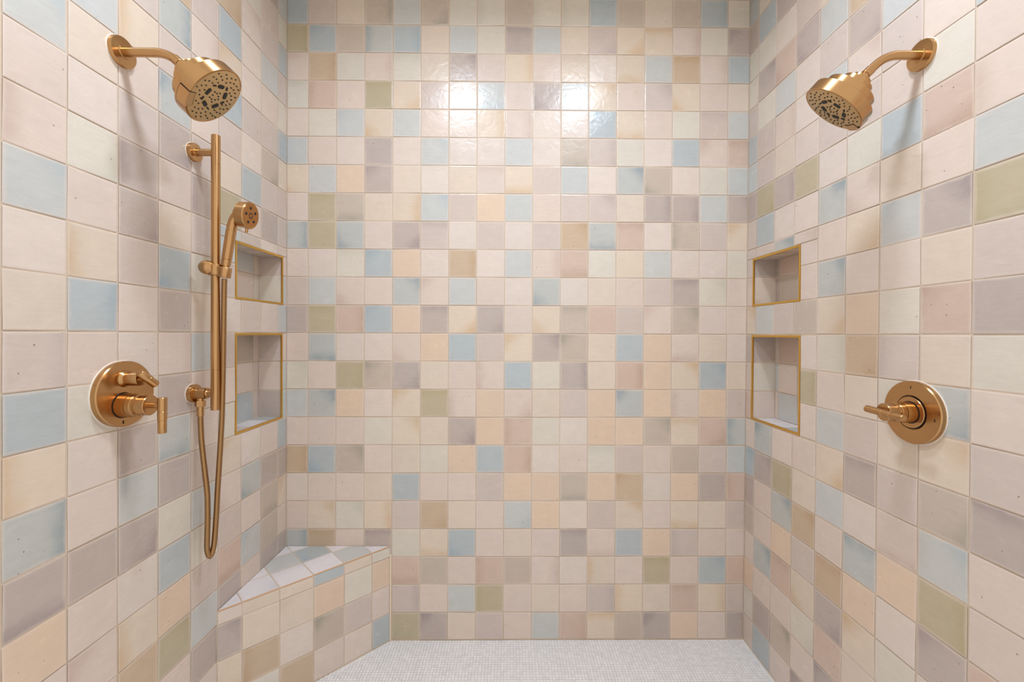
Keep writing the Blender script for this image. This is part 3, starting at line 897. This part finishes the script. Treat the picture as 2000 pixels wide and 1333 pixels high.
# slide bar with its two wall brackets and the sliding holder
BXC, BYC = 0.60, -4.55
def slide_bar():
    t = thing('slide_bar', 'vertical bronze slide bar on the left wall, left of the niches', 'slide bar', (0.0, BYC, 9.05))
    po = (0.0, BYC, 9.05)
    bb = Build(po)
    bb.lathe((BXC, BYC, 9.05), (0, 0, 1), [(0, 0), (0, 0.095), (0.008, 0.102), (1.0, 0.102), (1.004, 0.097), (1.014, 0.097), (1.018, 0.102),
                                           (6.14, 0.102), (6.144, 0.097), (6.154, 0.097), (6.158, 0.102), (6.875, 0.102), (6.885, 0.092), (6.885, 0)], 32)
    bb.done('bar', BRONZE, t)
    for z in (15.505, 9.465):
        sealant((0.008, BYC, z), (1, 0, 0), 0.241, t, po)
        br = flange('bracket', (0.012, BYC, z), (1, 0, 0), 0.228, 0.11, t, po, 0.10)
        q = Build(po)
        if z > 12: q.lathe((0.10, BYC, z), (1, 0, 0), [(0, 0), (0, 0.088), (BXC - 0.16, 0.088), (BXC - 0.16, 0)], 24)
        else: q.lathe((0.10, BYC, z), (1, 0, 0), [(0, 0), (0, 0.155), (0.05, 0.165), (0.06, 0.14), (0.30, 0.14), (0.31, 0.10), (0.33, 0.085), (BXC - 0.16, 0.085), (BXC - 0.16, 0)], 32)
        q.done('bracket_post', BRONZE, t)
    # water outlet below the lower bracket
    q = Build(po)
    q.lathe((0.225, BYC, 9.40), (0, 0, -1), [(0, 0), (0, 0.085), (0.13, 0.085), (0.13, 0)], 24)
    q.done('outlet_elbow', BRONZE, t)
    q = Build(po)
    q.lathe((0.225, BYC, 9.28), (0, 0, -1), [(0, 0), (0, 0.105), (0.02, 0.118), (0.13, 0.118), (0.15, 0.105), (0.15, 0)], 6)
    q.done('outlet_nut', BRONZE, t, 20)
    # sliding holder: oval lever to the left, cradle to the right
    zc = 12.56
    q = Build(po)
    q.lathe((BXC, BYC, zc), (0, 0, 1), [(-0.14, 0), (-0.14, 0.15), (-0.12, 0.165), (0.12, 0.165), (0.14, 0.15), (0.14, 0)], 32)
    q.done('slider', BRONZE, t)
    vs, fs = [], []
    n, m = 24, 14
    for i in range(m + 1):
        a = i / m
        x = 0.62 - a * 0.33
        rr = math.sqrt(max(0.0, 1 - (max(0, a - 0.35) / 0.65) ** 2.2)) * (0.72 + 0.28 * min(1, a / 0.35))
        for k in range(n):
            th = 2 * math.pi * k / n
            vs.append((x, BYC - 0.10 - 0.06 * a + 0.13 * rr * math.cos(th), zc + 0.05 + 0.18 * rr * math.sin(th)))
    for i in range(m):
        for k in range(n):
            k2 = (k + 1) % n
            fs.append((i * n + k, (i + 1) * n + k, (i + 1) * n + k2, i * n + k2))
    fs.append(tuple(range(n)))
    q = Build(po); q.add(vs, fs); q.done('slider_lever', BRONZE, t, 50)
    # cradle: a split ring that grips the cone of the hand shower
    q = Build(po)
    cx, cz = 0.845, 12.50
    tilt = V3((0.15, 0.0, 1.0)).normalized()
    q.lathe((cx - 0.03, BYC, cz - 0.13), tilt, [(0, 0.085), (0, 0.13), (0.02, 0.14), (0.24, 0.14), (0.26, 0.13), (0.26, 0.085), (0, 0.085)], 32)
    q.box((BXC + 0.08, BYC - 0.12, cz - 0.10), (cx - 0.06, BYC + 0.12, cz + 0.13))
    q.done('cradle', BRONZE, t)
slide_bar()

def hand_shower():
    base = (0.845, BYC, 12.42)
    t = thing('hand_shower', 'bronze hand shower resting in the slide bar holder, face to the right', 'hand shower', base)
    bb = Build(base)
    pts = [(0.825, BYC, 12.36), (0.835, BYC, 12.44), (0.85, BYC, 12.66)]
    bb.tube(pts, [0.06, 0.066, 0.075], 20)
    bb.done('hose_cone', BRONZE, t)
    bb = Build(base)
    d = V3((0.155, 0, 1)).normalized()
    bb.lathe((0.850, BYC, 12.66), d, [(0, 0), (0, 0.098), (0.012, 0.108), (0.16, 0.108), (0.165, 0.103), (0.175, 0.103), (0.18, 0.114), (0.90, 0.118), (0.905, 0.112), (0.92, 0.112), (0.92, 0)], 32)
    bb.done('handle', BRONZE, t)
    p0 = V3((0.850, BYC, 12.66)) + d * 0.91
    ax = V3((0.97, -0.02, -0.14)).normalized()
    hc = V3((1.205, BYC, 13.985))
    arc = []
    for k in range(13):
        q = k / 12.0
        p1 = p0 + d * 0.36
        arc.append(((1 - q) ** 2 * p0 + 2 * q * (1 - q) * p1 + q * q * hc)[:])
    bb = Build(base); bb.tube(arc, 0.114, 24); bb.done('neck', BRONZE, t)
    C = V3((1.475, BYC, 13.925))
    bb = Build(base)
    bb.lathe(C, ax, [(-0.36, 0), (-0.36, 0.16), (-0.35, 0.175), (-0.31, 0.175), (-0.31, 0.225), (-0.24, 0.23), (-0.24, 0.30), (-0.235, 0.315), (-0.02, 0.335), (0.0, 0.32), (0.0, 0.0)], 56)
    bb.done('head_drum', BRONZE, t)
    ea, eb_, ax = orient(ax, 0.0)
    bb = Build(base); bb.lathe(C, ax, [(-0.01, 0), (-0.01, 0.305), (0.004, 0.30), (0.004, 0)], 48); bb.done('spray_face', BRONZE_DARK, t)
    bb = Build(base)
    for i in range(8):
        th = 2 * math.pi * i / 8
        bb.lathe(C + (ea * math.cos(th) + eb_ * math.sin(th)) * 0.062, ax, [(0.0, 0), (0.0, 0.017), (0.012, 0.014), (0.012, 0)], 8)
    bb.done('spray_nozzles', RUBBER, t, 30, 'stuff')
    for i in range(5):
        th = 2 * math.pi * i / 5 + 0.25
        bb = Build(base)
        bb.lathe(C + (ea * math.cos(th) + eb_ * math.sin(th)) * 0.185, ax, [(0.0, 0), (0.0, 0.036), (0.010, 0.036), (0.012, 0.028), (0.012, 0)], 14)
        bb.done('spray_hole', RUBBER, t, 30)
    bb = Build(base)
    bb.lathe(C - ax * 0.05 - ea * 0.32, -ea, [(0, 0), (0, 0.035), (0.10, 0.035), (0.11, 0.028), (0.11, 0)], 16)
    bb.done('mode_peg', BRONZE, t)
hand_shower()

def hose():
    base = (0.225, BYC, 8.9)
    t = thing('shower_hose', 'ribbed bronze shower hose looping down from the hand shower to the wall outlet', 'hose', base)
    pts = [(0.225, BYC, 9.14), (0.228, BYC, 8.9), (0.25, BYC - 0.01, 8.5), (0.29, BYC - 0.03, 8.15), (0.375, BYC - 0.05, 7.52), (0.44, BYC - 0.06, 6.98), (0.455, BYC - 0.065, 6.6), (0.458, BYC - 0.07, 6.26),
           (0.448, BYC - 0.07, 5.85), (0.445, BYC - 0.06, 5.55), (0.475, BYC, 5.36), (0.515, BYC + 0.06, 5.55), (0.54, BYC + 0.08, 5.9), (0.57, BYC + 0.09, 6.44), (0.59, BYC + 0.10, 6.98), (0.655, BYC + 0.10, 8.05), (0.70, BYC + 0.10, 8.95),
           (0.74, BYC + 0.08, 10.35), (0.775, BYC + 0.05, 11.63), (0.81, BYC + 0.01, 12.2), (0.825, BYC, 12.34)]
    path = catmull(pts, 24)
    # resample evenly so that the ribs are regular
    dist = [0.0]
    for p, q in zip(path, path[1:]): dist.append(dist[-1] + (q - p).length)
    n = int(dist[-1] / 0.0225)
    out, j = [], 0
    for i in range(n + 1):
        s = dist[-1] * i / n
        while j < len(dist) - 2 and dist[j + 1] < s: j += 1
        k = (s - dist[j]) / max(1e-9, dist[j + 1] - dist[j])
        out.append(path[j].lerp(path[j + 1], min(1, k)))
    rs = [0.068 if i % 2 else 0.056 for i in range(n + 1)]
    bb = Build(base); bb.tube(out, rs, 14); bb.done('hose_tube', HOSE_METAL, t, 60)
    bb = Build(base); bb.lathe((0.225, BYC, 9.13), (0, 0, -1), [(0, 0), (0, 0.082), (0.22, 0.08), (0.24, 0.07), (0.24, 0)], 24); bb.done('hose_ferrule', BRONZE, t)
hose()

def lever(parent, po, piv, stem_from, down, up_len, down_len, r):
    """T-lever: short stem from the hub end, a round bar across it with collars"""
    sa, sb = V3(stem_from), V3(piv)
    bb = Build(po); bb.tube([sa, sb], 0.058, 16); bb.done('lever_stem', BRONZE, parent)
    d = V3(down).normalized()
    bb = Build(po)
    bb.lathe(sb - d * up_len, d, [(0, 0), (0, r * 0.92), (0.008, r), (up_len + 0.11, r), (up_len + 0.115, r * 0.93), (up_len + 0.125, r * 0.93), (up_len + 0.13, r * 0.98),
                                  (up_len + 0.30, r * 0.98), (up_len + 0.305, r * 0.9), (up_len + 0.315, r * 0.9), (up_len + 0.32, r * 0.92), (up_len + down_len - 0.01, r * 0.92), (up_len + down_len, r * 0.84), (up_len + down_len, 0)], 24)
    bb.done('lever_bar', BRONZE, parent)

def valve_left():
    y, z = -6.505, 9.725
    po = (0.0, y, z)
    t = thing('shower_valve', 'round bronze shower valve on the left wall with a lever and a small diverter knob', 'valve', po)
    sealant((0.008, y, z), (1, 0, 0), 0.688, t, po)
    bb = Build(po)
    bb.lathe((0.012, y, z), (1, 0, 0), [(0, 0), (0, 0.672), (0.105, 0.672), (0.125, 0.655), (0.128, 0.63), (0.128, 0)], 80)
    bb.done('escutcheon', BRONZE, t)
    # upper diverter
    dy, dz = -6.56, 10.04
    bb = Build(po)
    bb.lathe((0.135, dy, dz), (1, 0, 0), [(0, 0), (0, 0.165), (0.02, 0.17), (0.045, 0.155), (0.07, 0.125), (0.085, 0.135), (0.09, 0.142), (0.33, 0.142), (0.34, 0.135), (0.34, 0)], 40)
    bb.done('diverter_hub', BRONZE, t)
    bb = Build(po); bb.lathe((0.47, dy, dz), (1, 0, 0), [(0, 0), (0, 0.055), (0.10, 0.055), (0.10, 0)], 20); bb.done('diverter_stem', BRONZE, t)
    d = V3((0.22, 0.62, -0.62)).normalized()
    bb = Build(po)
    bb.lathe(V3((0.60, dy, dz + 0.005)) - d * 0.20, d, [(0, 0), (0, 0.075), (0.01, 0.082), (0.20, 0.082), (0.205, 0.086), (0.215, 0.086), (0.22, 0.08), (0.40, 0.078), (0.41, 0.07), (0.41, 0)], 24)
    bb.done('diverter_bar', BRONZE, t)
    # main control
    my, mz = -6.595, 9.505
    bb = Build(po); bb.lathe((0.135, my, mz), (1, 0, 0), [(0, 0), (0, 0.262), (0.008, 0.262), (0.008, 0)], 48); bb.done('hub_gap', GAP, t)
    bb = Build(po)
    bb.lathe((0.14, my, mz), (1, 0, 0), [(0, 0), (0, 0.245), (0.19, 0.245), (0.195, 0.235), (0.20, 0.215), (0.20, 0)], 48); bb.done('sleeve', BRONZE_DARK, t)
    bb = Build(po)
    bb.lathe((0.34, my, mz), (1, 0, 0), [(-0.0, 0), (0.0, 0.21), (0.004, 0.232), (0.10, 0.232), (0.108, 0.225), (0.115, 0.225), (0.122, 0.232), (0.15, 0.232), (0.16, 0.205), (0.345, 0.205), (0.355, 0.195), (0.355, 0)], 48)
    bb.done('control_hub', BRONZE, t)
    lever(t, po, (0.925, my, mz), (0.68, my, mz), (0, 0, -1), 0.155, 0.57, 0.083)
    bb = Build(po); bb.box((0.138, my - 0.012, z - 0.60), (0.146, my + 0.012, z - 0.535)); bb.done('index_mark', GAP, t, None)
valve_left()

def valve_right():
    y, z = -6.515, 9.375
    xw = XRr(z)
    po = (xw, y, z)
    t = thing('shower_valve', 'round bronze shower valve on the right wall with one lever and a ringed plate', 'valve', po)
    sealant((xw - 0.008, y, z), (-1, 0, 0), 0.668, t, po)
    bb = Build(po)
    bb.lathe((xw - 0.012, y, z), (-1, 0, 0), [(0, 0), (0, 0.652), (0.095, 0.652), (0.115, 0.635), (0.118, 0.61), (0.118, 0.36), (0.112, 0.352), (0.09, 0.348), (0.09, 0)], 80)
    bb.done('escutcheon', BRONZE, t)
    bb = Build(po); bb.lathe((xw - 0.10, y, z), (-1, 0, 0), [(0, 0), (0, 0.345), (0.006, 0.345), (0.006, 0)], 56); bb.done('ring_gap', GAP, t)
    bb = Build(po); bb.lathe((xw - 0.105, y, z), (-1, 0, 0), [(0, 0), (0, 0.325), (0.04, 0.325), (0.05, 0.315), (0.05, 0)], 56); bb.done('inner_ring', BRONZE, t)
    bb = Build(po); bb.lathe((xw - 0.155, y, z), (-1, 0, 0), [(0, 0), (0, 0.232), (0.006, 0.232), (0.006, 0)], 48); bb.done('hub_gap', GAP, t)
    bb = Build(po); bb.lathe((xw - 0.16, y, z), (-1, 0, 0), [(0, 0), (0, 0.216), (0.18, 0.216), (0.19, 0.21), (0.195, 0.19), (0.195, 0)], 48); bb.done('sleeve', BRONZE_DARK, t)
    bb = Build(po)
    bb.lathe((xw - 0.36, y, z), (-1, 0, 0), [(0, 0), (0, 0.19), (0.004, 0.208), (0.09, 0.208), (0.098, 0.20), (0.105, 0.20), (0.11, 0.205), (0.13, 0.205), (0.14, 0.185), (0.33, 0.185), (0.34, 0.175), (0.34, 0)], 48)
    bb.done('control_hub', BRONZE, t)
    lever(t, po, (xw - 0.80, y, z + 0.01), (xw - 0.68, y, z), (0, -1, -0.05), 0.30, 0.58, 0.075)
    for a in (math.pi / 2, -0.15):
        bb = Build(po)
        cy, cz = y - 0.52 * math.cos(a), z + 0.52 * math.sin(a)
        bb.box((xw - 0.132, cy - 0.010, cz - 0.028), (xw - 0.126, cy + 0.010, cz + 0.028)); bb.done('index_mark', GAP, t, None)
valve_right()
